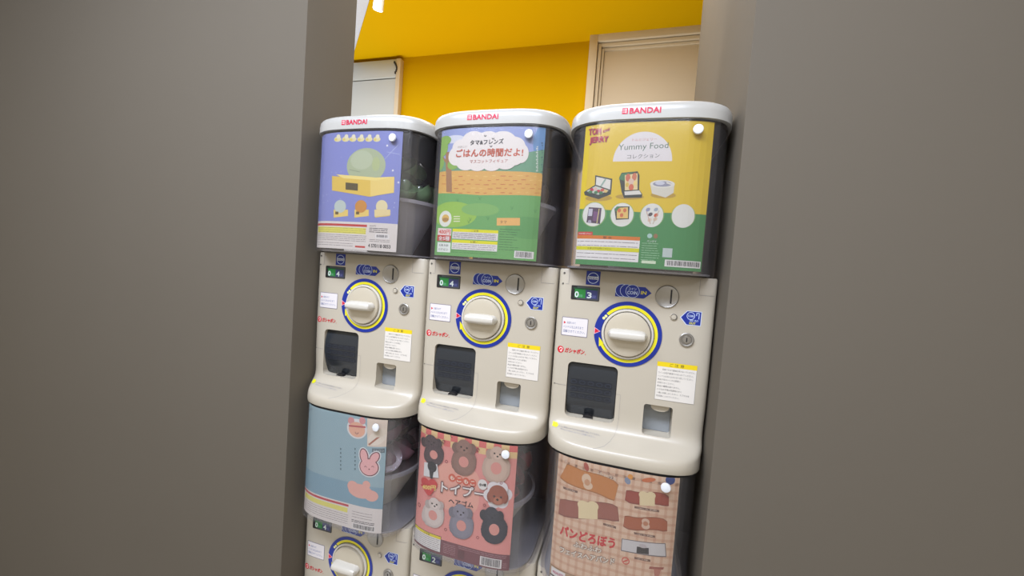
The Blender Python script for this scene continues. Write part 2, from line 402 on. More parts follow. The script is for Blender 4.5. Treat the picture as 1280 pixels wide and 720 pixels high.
def dial_print():
    p = Print(); c = (BX, BZ)
    p.ell(c, 0.0637, 0.0637, NAVY, 72)
    p.ring(c, 0.0502, 0.0560, YEL, 96, -150, 139)
    p.ring(c, 0.0483, 0.0500, INK, 72)
    a = math.radians(-152)
    def pol(r, d): d = math.radians(d); return (c[0] + r * math.cos(d), c[1] + r * math.sin(d))
    p.poly([pol(0.0485, -150), pol(0.0600, -150), pol(0.0545, -168)], YEL)
    for d, r in ((144, 0.0532), (150, 0.0540)): p.ell(pol(r, d), 0.0028, 0.0028, rgb(235, 232, 150))
    p.poly([pol(0.0638, 186), pol(0.0638, 173.5), pol(0.0515, 180)], rgb(240, 190, 200))
    p.poly([pol(0.0625, 184.5), pol(0.0625, 175), pol(0.0530, 180)], rgb(200, 30, 60))
    return p.build('dial_ring', lambda x, z: 0.0, 0.0012, sl=0)
def knob_mesh():
    return from_bm('knob', disc_lathe(BX, BZ, [(0.0430, 0.0), (0.0430, -0.0085), (0.0418, -0.0105), (0.0395, -0.0112), (0.030, -0.0125), (0.015, -0.0135), (0.002, -0.0138)], 64), 32)
def collar_mesh():
    return from_bm('knob_collar', disc_lathe(BX, BZ, [(0.0490, 0.0), (0.0490, -0.0045), (0.0478, -0.0060), (0.0450, -0.0062), (0.0438, -0.0040), (0.0436, 0.0)], 64), 32)
def handle_mesh():
    R = []
    for k in range(15):
        t = -1 + 2 * k / 14; e = (1 - abs(t) ** 10) ** (1 / 3)
        x = BX + t * 0.0365; hh = (0.0085 + 0.0015 * math.cos(t * 1.5)) * max(e, 0.25); dp = 0.0325 * (0.62 + 0.38 * e) - 0.001 * t * t
        ring = []
        for q in range(14):
            a = math.pi * q / 13; c_, s_ = math.cos(a), math.sin(a)
            ring.append((x, -0.008 - (dp - 0.008) * (abs(s_) ** 0.55), BZ + hh * (abs(c_) ** 0.6) * (1 if c_ > 0 else -1) * (1.12 - 0.2 * s_)))
        R.append(ring)
    return from_bm('handle', loft(R), 45)
def badge_print():
    p = Print(); x0, x1, z0, z1 = -0.0925, -0.0650, 0.0965, 0.1275
    x0, x1, z0, z1 = -0.0925, -0.0652, 0.0960, 0.1235
    p.r(x0, z0, x1, z1, NAVY); cx, cz = (x0 + x1) / 2, (z0 + z1) / 2
    p.ring((cx, cz), 0.0098, 0.0110, rgb(200, 215, 240), 40)
    p.r(cx - 0.0108, cz - 0.0025, cx + 0.0108, cz + 0.0030, rgb(225, 232, 242)); p.text('BANDAI', (cx - 0.0095, cz), (cx + 0.0095, cz), 0.0036, NAVY, 0.02)
    return p.build('round_mark_sticker', bodyface, 0.0004)
def coin_print():
    p = Print(); z = 0.0900
    p.r(-0.034, z - 0.0125, 0.020, z - 0.003, NAVY); p.r(-0.005, z - 0.0115, 0.0215, z + 0.0095, NAVY)
    p.poly([(0.021, z + 0.0095), (0.0330, z - 0.001), (0.021, z - 0.0115)], NAVY)
    W = rgb(190, 205, 235)
    for i, x in enumerate((-0.0215, -0.0125, -0.0020)):
        p.ell((x, z), 0.0130, 0.0128, W, 36); p.ell((x, z), 0.0121, 0.0119, NAVY, 36)
    p.text('コイン', (-0.0095, z + 0.0045), (0.0050, z + 0.0045), 0.0045, W, 0.02)
    p.text('COIN', (-0.0115, z - 0.0030), (0.0070, z - 0.0030), 0.0062, W, 0.03)
    p.text('IN', (0.0140, z - 0.0015), (0.0235, z - 0.0015), 0.0060, YEL, 0.03)
    return p.build('coin_sticker', bodyface, 0.0004)
def arrow_print():
    p = Print(); x, z = 0.1067, 0.0485; W = rgb(190, 205, 235)
    p.add([(x - 0.0195, z), (x - 0.008, z + 0.0135), (x + 0.0175, z + 0.0135), (x + 0.0175, z - 0.0135), (x - 0.008, z - 0.0135)], rgb(210, 220, 240))
    p.add([(x - 0.0180, z), (x - 0.0074, z + 0.0125), (x + 0.0165, z + 0.0125), (x + 0.0165, z - 0.0125), (x - 0.0074, z - 0.0125)], NAVY)
    p.ring((x - 0.001, z + 0.004), 0.0062, 0.0072, W, 30); p.text('COIN', (x - 0.0058, z + 0.004), (x + 0.0038, z + 0.004), 0.0040, W, 0.03)
    p.line((x + 0.0085, z + 0.010), (x + 0.0130, z + 0.010), 0.0012, W); p.line((x + 0.0130, z + 0.0104), (x + 0.0130, z - 0.001), 0.0012, W); p.line((x + 0.0088, z + 0.010), (x + 0.0088, z + 0.005), 0.0012, W)
    p.text('返却', (x - 0.003, z - 0.0045), (x + 0.012, z - 0.0045), 0.0038, W, 0.01); p.text('OUT', (x - 0.003, z - 0.0095), (x + 0.008, z - 0.0095), 0.0038, YEL, 0.03)
    return p.build('return_sticker', bodyface, 0.0004)
def label_print():
    p = Print(); x0, x1, z0, z1 = -0.1345, -0.0815, -0.0105, 0.0275
    p.r(x0, z0, x1, z1, rgb(125, 120, 135), 0.002); p.r(x0 + 0.0012, z0 + 0.0012, x1 - 0.0012, z1 - 0.0012, rgb(222, 216, 216), 0.0015)
    B = rgb(70, 90, 150)
    p.poly([(x0 + 0.004, z1 - 0.0085), (x0 + 0.004, z1 - 0.0145), (x0 + 0.0085, z1 - 0.0115)], RED)
    p.text('お金を入れて', (x0 + 0.011, z1 - 0.0110), (x0 + 0.0285, z1 - 0.0110), 0.0048, B)
    p.text('ハンドルを止まるまで', (x0 + 0.004, z1 - 0.0195), (x1 - 0.009, z1 - 0.0195), 0.0050, B)
    p.text('回転させてください。', (x0 + 0.004, z1 - 0.0285), (x1 - 0.005, z1 - 0.0285), 0.0055, B)
    return p.build('instruction_label', bodyface, 0.0004)
def gasha_print():
    p = Print(); z = -0.0400; R_ = rgb(205, 25, 45)
    p.ell((-0.1330, z), 0.0066, 0.0070, R_, 28); p.ring((-0.1322, z + 0.0012), 0.0020, 0.0034, rgb(240, 230, 225), 28, -90, 200); p.ring((-0.1318, z - 0.0022), 0.0012, 0.0024, rgb(240, 230, 225), 28, 150, 360)
    p.text('ガシャポン', (-0.1235, z), (-0.0845, z), 0.0100, R_, 0.025, 0.12); p.ell((-0.0822, z - 0.0042), 0.0009, 0.0009, R_, 10)
    return p.build('brand_lettering', bodyface, 0.0004)
def notice_print():
    p = Print(); x0, x1, z0, z1 = 0.0545, 0.1250, -0.1130, -0.0395
    p.r(x0, z0, x1, z1, rgb(150, 145, 140)); p.r(x0 + .0006, z0 + .0006, x1 - .0006, z1 - .0006, rgb(222, 216, 208)); p.r(x0, z1 - 0.0090, x1, z1, rgb(228, 200, 25))
    p.text('ご 注 意', (x0 + 0.022, z1 - 0.0045), (x0 + 0.048, z1 - 0.0045), 0.0058, INK)
    T = ['危険ですので機械を押さないでください。', 'コインは百円硬貨だけを入れてください。', 'ハンドルは右に止まるまで回してください。', '商品が出ないときは係員に', 'お知らせください。', '商品の種類は選べません。', '小さなお子様は保護者の方と', '一緒にお楽しみください。カプセルは', '回収箱に入れてください。']
    for i, t in enumerate(T):
        z = z1 - 0.0145 - i * 0.0064; a = x0 + (0.010 if i == 0 else 0.003); L = min(0.062, 0.0034 * len(t)) ; p.text(t, (a, z), (min(a + L, x1 - 0.003), z), 0.0036, rgb(75, 70, 75))
    return p.build('notice_label', bodyface, 0.0004)
def shelf_print():
    p = Print(); y = rgb(225, 225, 30)
    p.r(-0.1360, -0.1955, -0.1270, -0.1885, y); p.poly([(-0.127, -0.1955), (-0.1235, -0.192), (-0.127, -0.1885)], y)
    p.text('ここに手を入れてカプセルを取り出してください。', (-0.1225, -0.1925), (-0.040, -0.1945), 0.0022, rgb(120, 118, 135)); p.text('手をはさまないようにご注意ください。', (-0.118, -0.1955), (-0.048, -0.1975), 0.0018, rgb(150, 148, 165))
    return p.build('shelf_sticker', bodyface, 0.0009)
def brand_print():
    p = Print(); R_ = rgb(200, 25, 70); z = 0.4120
    p.r(-0.0465, z - 0.0052, -0.0365, z + 0.0052, R_); W = rgb(235, 225, 222)
    for k in range(3): p.line((-0.0455, z + 0.0030 - 0.0026 * k), (-0.0385 + 0.0 * k, z + 0.0030 - 0.0026 * k), 0.0007, W)
    p.line((-0.0398, z + 0.0040), (-0.0398, z - 0.004), 0.0008, W)
    p.text('BANDAI', (-0.0335, z), (0.0190, z), 0.0098, R_, 0.035)
    return p.build('brand_mark', lambda x, z: front(x, 0.1485, 0.1195, 3.6), 0.0003)
def counter_print(a, b):
    p = Print(); x0, x1, z0, z1 = -0.1190, -0.0650, 0.0655, 0.0915; W = rgb(215, 225, 225)
    p.r(x0, z0, x1, z1, rgb(70, 72, 80), 0.002); p.r(x0 + 0.003, z0 + 0.003, -0.0915, z1 - 0.003, rgb(40, 130, 60)); p.r(-0.0910, z0 + 0.003, x1 - 0.003, z1 - 0.003, rgb(55, 60, 110))
    p.r(x0 + 0.003, z1 - 0.0060, x1 - 0.003, z1 - 0.003, rgb(30, 75, 50))
    p.text(a, (x0 + 0.0065, z0 + 0.0095), (x0 + 0.0140, z0 + 0.0095), 0.0115, W, 0.03); p.text('回', (x0 + 0.0155, z0 + 0.0070), (x0 + 0.0215, z0 + 0.0070), 0.0050, rgb(120, 180, 150))
    p.text(b, (x0 + 0.0310, z0 + 0.0095), (x0 + 0.0395, z0 + 0.0095), 0.0115, W, 0.03); p.text('回', (x0 + 0.0415, z0 + 0.0070), (x0 + 0.0475, z0 + 0.0070), 0.0050, rgb(120, 125, 180))
    return p.build('counter_display', bodyface, 0.0008)
def hatch_door():
    R = []
    for k in range(17):
        t = k / 16; z = -0.0640 - 0.1085 * t; y = 0.020 - 0.0185 * math.sin(math.pi * min(1, 0.18 + t * 0.80)) ; R.append([(-0.1135, y, z), (-0.0180, y, z), (-0.0180, y + 0.003, z), (-0.1135, y + 0.003, z)])
    return from_bm('hatch_door', loft(R), 35)
def hatch_y(x, z):
    t = (-0.0640 - z) / 0.1085; return 0.020 - 0.0185 * math.sin(math.pi * min(1, 0.18 + t * 0.80))
def hatch_ridges():
    p = Print(); c = rgb(52, 58, 70); d = rgb(28, 32, 41)
    for k in range(3):
        z = -0.1020 - 0.0145 * k; p.r(-0.107, z - 0.0055, -0.026, z + 0.0055, d, 0.002)
        for j in range(5): x = -0.101 + j * 0.0170; p.ell((x, z), 0.0062, 0.0040, c, 14); p.ell((x, z), 0.0050, 0.0030, d, 14)
    return p.build('embossed_pattern', hatch_y, 0.0004, sl=0)
def notch_mesh():
    P = [(-0.068 + 0.010 * math.cos(math.pi * k / 10), -0.1735 + 0.0065 * math.sin(math.pi * k / 10)) for k in range(11)]
    return from_bm('finger_notch', prism(P, 0.004, 0.014))
def flap_mesh():
    P = [(0.0500, -0.1250), (0.0840, -0.1250)] + [(0.067 + 0.0165 * math.cos(a), -0.1300 + 0.0085 * -math.sin(a)) for a in [math.pi * k / 10 for k in range(11)]]
    return from_bm('pocket_flap', prism(P, 0.008, 0.024), 40)
def hopper_mesh(r0, z0, r1, z1, cy=0.10, n=36, th=0.003):
    def c(r, z): return [(r * math.cos(2 * math.pi * k / n), cy + r * math.sin(2 * math.pi * k / n), z) for k in range(n)]
    return loft([c(r0, z0), c(r1, z1), c(r1 - th, z1), c(r0 - th, z0), c(r0, z0)], cap=(False, False))
ME = {}
def shared(name, fn):
    if name not in ME: ME[name] = fn()
    return ME[name]

# ---------------------------------------------------------------- poster artwork (one function per machine)
def poster_base(bgcol):
    p = Print(0.00006); p.r(PX0, PZ0, PX1, PZ1, bgcol); return p
def U(p): p.map = None
def fineblock(p, x0, z0, x1, z1, rows, head=None, t='ご注意', body=PAPER, headh=0.006):
    p.r(x0, z0, x1, z1, body)
    zt = z1
    if head: p.r(x0, z1 - headh, x1, z1, head); p.text(t, ((x0 + x1) / 2 - 0.008, z1 - headh / 2), ((x0 + x1) / 2 + 0.008, z1 - headh / 2), headh * 0.65, INK); zt = z1 - headh
    p.fine((x0 + 0.002, z0 + 0.001), (x1 - 0.003, zt - 0.001), rows, FINE)

def art_meadow(p):
    g = rgb(110, 168, 98)
    p.poly([(540, 158), (690, 156), (690, 218), (540, 222)], rgb(150, 160, 205))
    p.ell((567, 174), 14, 5, rgb(215, 215, 225)); p.ell((678, 178), 12, 20, rgb(110, 150, 195))
    p.poly([(540, 205), (560, 200), (590, 208), (640, 196), (662, 190), (690, 186), (690, 230), (540, 230)], rgb(112, 158, 125))
    p.poly([(540, 216), (690, 218), (690, 250), (540, 250)], rgb(222, 172, 92))
    U_ = p.map
    for r_ in range(5):
        for c_ in range(13):
            u = 552 + c_ * 10.5 + (r_ % 2) * 5; v = 219 + r_ * 5.2 + (c_ % 3) * .5
            p.rect((u, v), (u + random.uniform(3, 7), v + 1.1), random.choice([rgb(208, 135, 75), rgb(232, 190, 110), rgb(200, 120, 70)]))
    p.poly([(540, 242), (600, 244), (690, 246), (690, 330), (535, 330)], g)
    p.ell((566, 268), 30, 16, rgb(150, 190, 80), 30); p.ell((660, 285), 30, 14, rgb(98, 158, 92), 30); p.ell((600, 262), 24, 8, rgb(128, 178, 100), 30)
    p.poly([(557, 190), (564, 190), (565, 240), (558, 240)], rgb(165, 120, 85)); p.line((560, 205), (552, 195), 0.004, rgb(165, 120, 85))
    for c in ((551, 186, 9, 12), (548, 205, 7, 10), (566, 206, 7, 6), (556, 176, 8, 6)): p.ell(c[:2], c[2], c[3], rgb(140, 178, 85), 20)
    cl = rgb(236, 226, 218)
    for u, v, rx, ry in ((606, 188, 42, 17), (571, 195, 11, 12), (577, 184, 12, 10), (592, 176, 15, 12), (610, 176, 15, 12), (628, 176, 17, 12), (643, 184, 14, 13), (652, 192, 9, 12), (583, 203, 13, 10), (597, 205, 12, 9), (615, 205, 12, 9), (632, 203, 13, 9), (643, 199, 10, 8)):
        p.ell((u, v), rx, ry, cl, 28)
    for u, v in ((606.8, 169.5), (616.5, 173), (614, 182.5)): p.ring((u, v), 0.6, 1.5, INK, 16, 150, 400)
    p.text('タマ&フレンズ', (588, 178.5), (629.5, 176.5), 6.2, INK, 0.025)
    p.text('たのしい', (572.5, 184), (584, 183), 2.8, rgb(110, 90, 80))
    p.text('ごはんの時間だよ!', (570.5, 192), (654, 190.5), 9.8, rgb(205, 92, 66), 0.022)
    p.text('マスコットフィギュア', (587.5, 202), (635, 201), 4.6, rgb(190, 95, 85), 0.012)
    for k in range(14): p.rect((676.5 + (k % 3) * .8, 178 + k * 3), (678.5, 179.6 + k * 3), rgb(70, 95, 100)); p.rect((671 - (k % 2), 183 + k * 2.3), (672.5, 184.2 + k * 2.3), rgb(225, 225, 215))
    # small flowers and grass tufts on the meadow
    for u, v in ((588, 276), (586, 279), (610, 275), (669, 266), (572, 252), (600, 250), (640, 262)):
        p.line((u, v), (u - 1.5, v - 4), 0.0007, rgb(60, 120, 70)); p.line((u, v), (u + 1.5, v - 4), 0.0007, rgb(60, 120, 70))
    p.rect((621, 272.5), (650, 282), rgb(235, 180, 105)); p.text('タマ', (625, 277.5), (633.5, 277.6), 4, rgb(110, 75, 55), 0.01)
    p.ell((556.5, 273.5), 8, 10, rgb(226, 226, 214), 28); p.ell((556.8, 273), 4.6, 5, rgb(222, 180, 95)); p.ell((556.8, 274.5), 4, 2.4, rgb(175, 135, 80))
    for k in range(3): p.rect((567, 270 + 3 * k), (575, 271.2 + 3 * k), rgb(225, 228, 190))
    p.poly([(547.7, 285), (564.3, 286), (563.8, 294.5), (547, 293.5)], rgb(238, 214, 208)); p.text('400円', (548.7, 289.5), (563, 290.2), 5.6, rgb(215, 80, 70), 0.02)
    p.poly([(547, 293.6), (563.8, 294.6), (563.3, 302), (546.4, 301)], rgb(200, 60, 55)); p.text('全5種', (548.3, 297.6), (562, 298.2), 5.4, PAPER, 0.02)
    p.poly([(547, 302.5), (563.4, 303.6), (562.7, 315.6), (546.2, 314.8)], rgb(230, 234, 225)); p.text('対象年齢', (548.7, 306.3), (560.6, 306.9), 3, INK, 0.015); p.text('15才以上', (548.2, 311.3), (560.3, 311.9), 3, INK, 0.015)
    x0, z1 = p.m((566, 285.8)); x1, z0 = p.m((622, 301)); U(p)
    fineblock(p, x0, z0, x1, z1, 5, rgb(228, 220, 30)); fineblock(p, x0, z0 - 0.0215, x1, z0 - 0.002, 3, rgb(228, 220, 30), 'お願い')
    for a in range(9): p.fine((x1 + 0.003, z0 + 0.022 - a * 0.005), (x1 + random.uniform(0.03, 0.045), z0 + 0.0245 - a * 0.005), 1, rgb(70, 118, 72), 0.0012)
    p.fine((x0, PZ0 + 0.006), (x1, PZ0 + 0.014), 2, rgb(80, 125, 80))
    barcode(p, PX1 - 0.042, PZ0 + 0.004, PX1 - 0.005, PZ0 + 0.018)

def art_lunch(p):
    p.r(PX0, PZ0, PX1, PZ1, rgb(222, 188, 48)); p.r(PX0, PZ0, PX0 + 0.010, PZ1, rgb(230, 200, 20))
    a = p.m((728, 261)); b = p.m((842, 267.5)); c = rgb(72, 138, 82)
    mp = p.map; p.map = None; p.add([(PX0, a[1]), (0.0, (a[1] + b[1]) / 2 - .002), (PX1, b[1] + .002), (PX1, PZ0), (PX0, PZ0)], c); p.map = mp
    L = rgb(190, 45, 72); D = rgb(110, 40, 50)
    for dx, col, f in ((0.6, D, .045), (0, L, .03)):
        p.text('TOM', (736 + dx, 165.2 + dx), (751 + dx, 163.8 + dx), 7.4, col, f); p.text('and', (753.5 + dx, 163.8 + dx), (761.5 + dx, 161 + dx), 3.6, col, f); p.text('JERRY', (737 + dx, 176.5 + dx), (760 + dx, 174.5 + dx), 8.8, col, f)
    mid = ((766 + 840) / 2, 201.5); m0, m1, mt = p.m((766, 202)), p.m((840, 201.5)), p.m((806, 164.5))
    cx = (m0[0] + m1[0]) / 2; rx = (m1[0] - m0[0]) / 2; p.map = None
    p.ell((cx, m0[1]), rx, mt[1] - m0[1], rgb(226, 218, 215), 32, 0, 180); p.map = mp
    p.text('トムとジェリー', (790.5, 174.8), (821, 173.8), 3.4, rgb(205, 110, 90), 0.01)
    p.text('Yummy Food', (773, 185.5), (835.5, 182.5), 9.6, rgb(98, 122, 102), 0.006)
    p.text('コレクション', (784, 196), (824.5, 194.3), 5.4, rgb(85, 90, 88), 0.012)
    K = rgb(62, 66, 62); W = rgb(222, 216, 205); G = rgb(75, 125, 85); S = rgb(185, 150, 60)
    # open lunch box
    p.ell((748, 247.5), 17, 4, S, 24)
    p.poly([(744, 219), (765.5, 223.5), (764, 240), (743.5, 233)], K); p.poly([(745.5, 221), (763.5, 225), (762.5, 237), (744.8, 231)], W)
    p.poly([(730, 240), (744, 231), (764, 238), (763.5, 243), (748, 249), (731, 244)], K); p.poly([(733, 239), (744.5, 232.5), (761, 238), (748, 243.5)], rgb(200, 205, 190))
    for u, v, c2 in ((740, 237, L), (744, 236, rgb(220, 180, 170)), (748, 239, L), (753, 237.5, rgb(200, 90, 80)), (745, 240.5, G), (757, 239, rgb(220, 190, 120)), (738, 240, G), (751, 241, G)): p.ell((u, v), 2.6, 1.9, c2, 12)
    p.line((751, 233), (757, 224), 0.003, rgb(150, 175, 160))
    # green lunch bag standing open
    p.ell((787, 246), 18, 3.5, S, 24)
    p.poly([(774, 222), (777, 216), (797, 214), (799.5, 219), (799, 237), (803, 243), (802, 247), (780, 247.5), (777, 240)], K)
    p.poly([(773.5, 224), (777, 217), (795, 214.5), (782, 219), (780.5, 226)], G); p.poly([(781, 219), (797, 216.5), (797, 237), (781, 238)], rgb(228, 205, 150))
    for u, v, w_, h_, c2 in ((785, 222, 3, 5, rgb(205, 110, 85)), (793, 221, 3, 5, rgb(205, 120, 90)), (789, 227, 3.5, 4, rgb(220, 190, 170)), (789, 234, 3.2, 4, rgb(210, 105, 80)), (784, 231, 2, 3, rgb(215, 180, 80)), (794, 229, 2.2, 3, rgb(235, 205, 130))): p.ell((u, v), w_, h_, c2, 12)
    p.poly([(780.5, 239.5), (799, 238), (802, 243), (781, 244)], W)
    # white oval tin
    p.ell((829, 244), 16, 4, S, 24); p.poly([(812.5, 229), (843, 231), (842, 241), (832, 247), (815, 242)], rgb(214, 208, 192)); p.ell((828, 230), 15.5, 5, rgb(225, 220, 206), 28); p.ell((828, 230), 12, 3.4, rgb(150, 150, 165), 24); p.ell((825, 229), 6, 2.3, rgb(205, 205, 215)); p.line((833, 228), (843, 232), 0.0025, W)
    for u, v in ((742, 268), (777.5, 268.5), (814.8, 269.2), (854, 270)):
        p.ring((u, v), 14.8, 15.4, rgb(150, 185, 110), 40); p.ell((u, v), 14.3, 14.8, rgb(225, 222, 212), 36)
    p.poly([(736, 259), (752, 260), (750, 280), (733, 278)], rgb(85, 65, 85)); p.poly([(736, 261), (741, 261), (740, 270), (735, 270)], rgb(200, 195, 205)); p.poly([(742, 264), (748, 265), (746, 276), (741, 276)], rgb(120, 80, 120)); p.line((749, 261), (746, 279), 0.0014, rgb(215, 200, 130)); p.ell((737, 277), 2.2, 2, rgb(170, 160, 175))
    p.poly([(768, 261), (772, 258), (787, 258), (786, 275), (770, 276)], K); p.poly([(771, 260), (785, 259), (785, 273), (771, 273)], rgb(228, 190, 110)); p.poly([(768, 262), (771, 258), (776, 258), (770, 265)], G)
    for u, v in ((774, 263), (781, 263), (777, 269)): p.ell((u, v), 2.2, 2.6, rgb(210, 110, 75), 12)
    p.poly([(768, 275), (786, 274), (786, 278), (769, 279)], W)
    for u, v, c2 in ((810, 262, rgb(150, 150, 175)), (820, 262, rgb(160, 170, 180)), (813, 268, rgb(90, 80, 85)), (820, 269, rgb(205, 90, 60)), (812, 275, rgb(220, 195, 175)), (819, 274, rgb(215, 190, 165))): p.ell((u, v), 3, 2.2, c2, 12, rot=40)
    p.line((808, 264), (813, 280), 0.0012, rgb(200, 160, 140)); p.line((824, 263), (816, 280), 0.0012, rgb(190, 170, 150))
    q0, q1 = p.m((721.5, 294)), p.m((797.5, 328)); U(p)
    x0, z1, x1, z0 = q0[0], q0[1], q1[0], q1[1]
    p.r(x0 + 0.001, z1, x0 + 0.030, z1 + 0.0065, rgb(205, 60, 55), 0.002); p.text('対象年齢15才以上', (x0 + 0.003, z1 + 0.0032), (x0 + 0.028, z1 + 0.0032), 0.003, PAPER)
    fineblock(p, x0, z0, x1, z1, 5, rgb(215, 120, 45), '警 告', headh=0.0065)
    zm = z0 + 0.48 * (z1 - z0); p.r(x0, zm - 0.004, x1, zm + 0.003, rgb(215, 210, 30)); p.text('注 意 (必ずお読みください)', (x0 + 0.022, zm - 0.0005), (x0 + 0.066, zm - 0.0005), 0.0036, INK)
    for a in range(9): p.fine((x1 + 0.004, z1 - 0.012 - a * 0.0042), (x1 + random.uniform(0.025, 0.036), z1 - 0.009 - a * 0.0042), 1, rgb(150, 190, 150), 0.0011)
    p.ell((x1 + 0.016, z1 + 0.003), 0.0042, 0.0042, rgb(170, 200, 190)); p.ell((x1 + 0.026, z1 + 0.003), 0.0036, 0.0042, rgb(150, 110, 80)); p.text('バンダイ', (x1 + 0.012, z1 - 0.0065), (x1 + 0.028, z1 - 0.0065), 0.0045, PAPER)
    p.r(x1 + 0.006, z0 - 0.001, x1 + 0.030, z0 + 0.004, rgb(210, 222, 190)); p.r(x1 + 0.040, z0 + 0.012, x1 + 0.056, z0 + 0.028, rgb(190, 200, 195)); barcode(p, x1 + 0.045, z0 - 0.004, PX1 - 0.002, z0 + 0.008)

def art_night(p):
    p.r(PX0, PZ0, PX1, PZ1, rgb(132, 138, 198)); mp = p.map
    p.map = None
    for k in range(26): p.ell((random.uniform(PX0 + .01, PX1 - .005), random.uniform(PZ0 + .09, PZ1 - .03)), .0009, .0009, rgb(215, 215, 235), 8)
    p.r(PX0, PZ0, PX1, PZ0 + 0.061, rgb(222, 212, 204)); p.map = mp
    for u in (422, 432, 441, 451, 461, 471): p.ell((u, 174), 4.6, 3.2, rgb(228, 214, 160), 14); p.ell((u + 1, 170.5), 2.4, 2.6, rgb(232, 222, 190), 12); p.ell((u - 2, 174.5), 1.8, 1.4, rgb(224, 200, 90), 10)
    p.line((484, 190), (500, 193), .0006, rgb(200, 205, 225)); p.line((480, 200), (498, 181), .0006, rgb(200, 205, 225))
    for u, v in ((484, 182), (491, 213), (498, 228)): p.ell((u, v), 1.3, 1.3, rgb(225, 222, 225), 8)
    p.ell((457, 207), 25, 22, rgb(172, 182, 146), 36); p.ell((452, 200), 14, 12, rgb(184, 192, 160), 28); p.line((437, 212), (450, 215), .0008, rgb(110, 120, 100)); p.ell((470, 205), 5, 9, rgb(178, 188, 135), 20)
    p.poly([(415, 220), (462, 224), (493, 221), (492.5, 241), (462, 246), (415, 238)], rgb(226, 190, 84)); p.poly([(463, 224), (493, 221), (492.5, 241), (463, 246)], rgb(236, 206, 118)); p.poly([(420, 218), (470, 222), (493, 221), (470, 226), (430, 223)], rgb(242, 218, 130))
    p.poly([(432, 228), (447.5, 229.5), (447.3, 238.5), (432, 237)], rgb(90, 78, 48))
    for u, c2, b in ((425, rgb(190, 200, 190), 0), (451, rgb(205, 140, 62), 0), (477, rgb(228, 212, 165), 1)):
        p.poly([(u - 8, 262), (u + 10, 262), (u + 10, 270), (u - 8, 272)], rgb(232, 200, 110)); p.ell((u, 258), 7.5, 8, c2, 24, up=True); p.rect((u - 6, 264.5), (u - 2, 268), rgb(105, 85, 55))
        if b: p.poly([(u - 9, 262), (u + 11, 262), (u + 11, 269), (u - 9, 271)], rgb(230, 208, 150))
    U(p); z = PZ0 + 0.061
    p.r(PX0, z - 0.010, 0.030, z - 0.005, rgb(195, 60, 60)); p.r(PX0 + .003, z - 0.026, 0.028, z - 0.0125, rgb(230, 220, 100)); p.fine((PX0 + .003, z - .026), (.028, z - .0125), 3, FINE)
    p.fine((PX0 + .003, z - .044), (.030, z - .028), 4, FINE); p.r(0.002, z - .056, 0.028, z - .052, rgb(195, 70, 65)); p.fine((PX0 + .003, z - .056), (-.004, z - .046), 2, FINE)
    p.text('400円', (0.036, z - 0.007), (0.052, z - 0.007), .004, FINE); p.fine((.036, z - .022), (.080, z - .010), 3, rgb(80, 76, 80), .0016)
    barcode(p, 0.052, z - .033, 0.084, z - .024); p.fine((.038, z - .042), (.086, z - .035), 2, FINE); p.text('4 570118 0053', (0.036, z - 0.050), (0.088, z - 0.050), .0075, rgb(60, 58, 62), .03)

def art_cookie(p):
    p.r(PX0, PZ0, PX1, PZ1, rgb(152, 178, 186)); mp = p.map; p.map = None
    p.r(PX0, PZ0 + .055, PX1, PZ0 + .105, rgb(128, 162, 178)); p.r(PX0, PZ0, PX1, PZ0 + .056, rgb(226, 216, 210)); p.map = mp
    p.rect((459, 522), (487, 558), rgb(228, 208, 190)); p.ell((471, 548), 13, 8, rgb(236, 222, 205), 24, rot=30); p.line((461, 556), (480, 541), .004, rgb(176, 110, 90)); p.ell((475, 541), 9, 5, rgb(232, 216, 196), 20, rot=30); p.rect((465, 560.5), (481, 566), rgb(95, 110, 118)); p.text('マカロン', (466, 563.4), (480, 563.4), 3, rgb(205, 210, 210))
    P, D = rgb(238, 178, 176), rgb(120, 70, 80)
    p.ell((446, 536), 13, 12.5, rgb(226, 222, 220), 24); p.ell((439, 526), 4, 4.6, rgb(220, 150, 150)); p.ell((453, 526), 4, 4.6, rgb(220, 150, 150)); p.ell((446, 537), 10.5, 9.5, rgb(236, 178, 150), 24); p.line((436, 532), (457, 534), .004, rgb(190, 90, 95)); p.ring((446, 540), 1.6, 2.3, D, 20, 180, 360)
    # pink rabbit cookie
    W = rgb(225, 226, 226)
    for g, c2 in ((2.6, W), (1.3, D), (0, P)):
        p.ell((455, 570), 4.4 + g, 8.5 + g, c2, 18, rot=14); p.ell((468, 572.5), 4.6 + g, 7.5 + g, c2, 18, rot=-34); p.ell((461, 584), 11.5 + g, 10 + g, c2, 28)
    for u in (457, 466): p.ring((u, 584), .9, 1.6, D, 16, 0, 180)
    p.ell((461.5, 586.5), 1, .8, D, 8)
    for u, v, rx, ry in ((450, 614, 16, 9), (464, 620, 9, 7), (441, 608, 7, 7), (458, 606, 5, 5)): p.ell((u, v), rx, ry, rgb(232, 172, 158), 20)
    for u in (425, 443): 
        for k in range(6): p.rect((u, 560 + k * 5), (u + 1.6, 562.5 + k * 5), rgb(90, 115, 125))
    U(p); z = PZ0 + 0.056
    p.r(PX0, z - .008, .022, z - .003, rgb(195, 60, 70)); p.r(PX0 + .003, z - .022, .020, z - .011, rgb(228, 218, 110)); p.fine((PX0 + .003, z - .050), (.022, z - .025), 5, FINE); p.fine((.032, z - .030), (.082, z - .012), 3, FINE); p.fine((.032, z - .040), (.088, z - .033), 2, rgb(80, 78, 84), .0016); barcode(p, .034, z - .054, .090, z - .041)

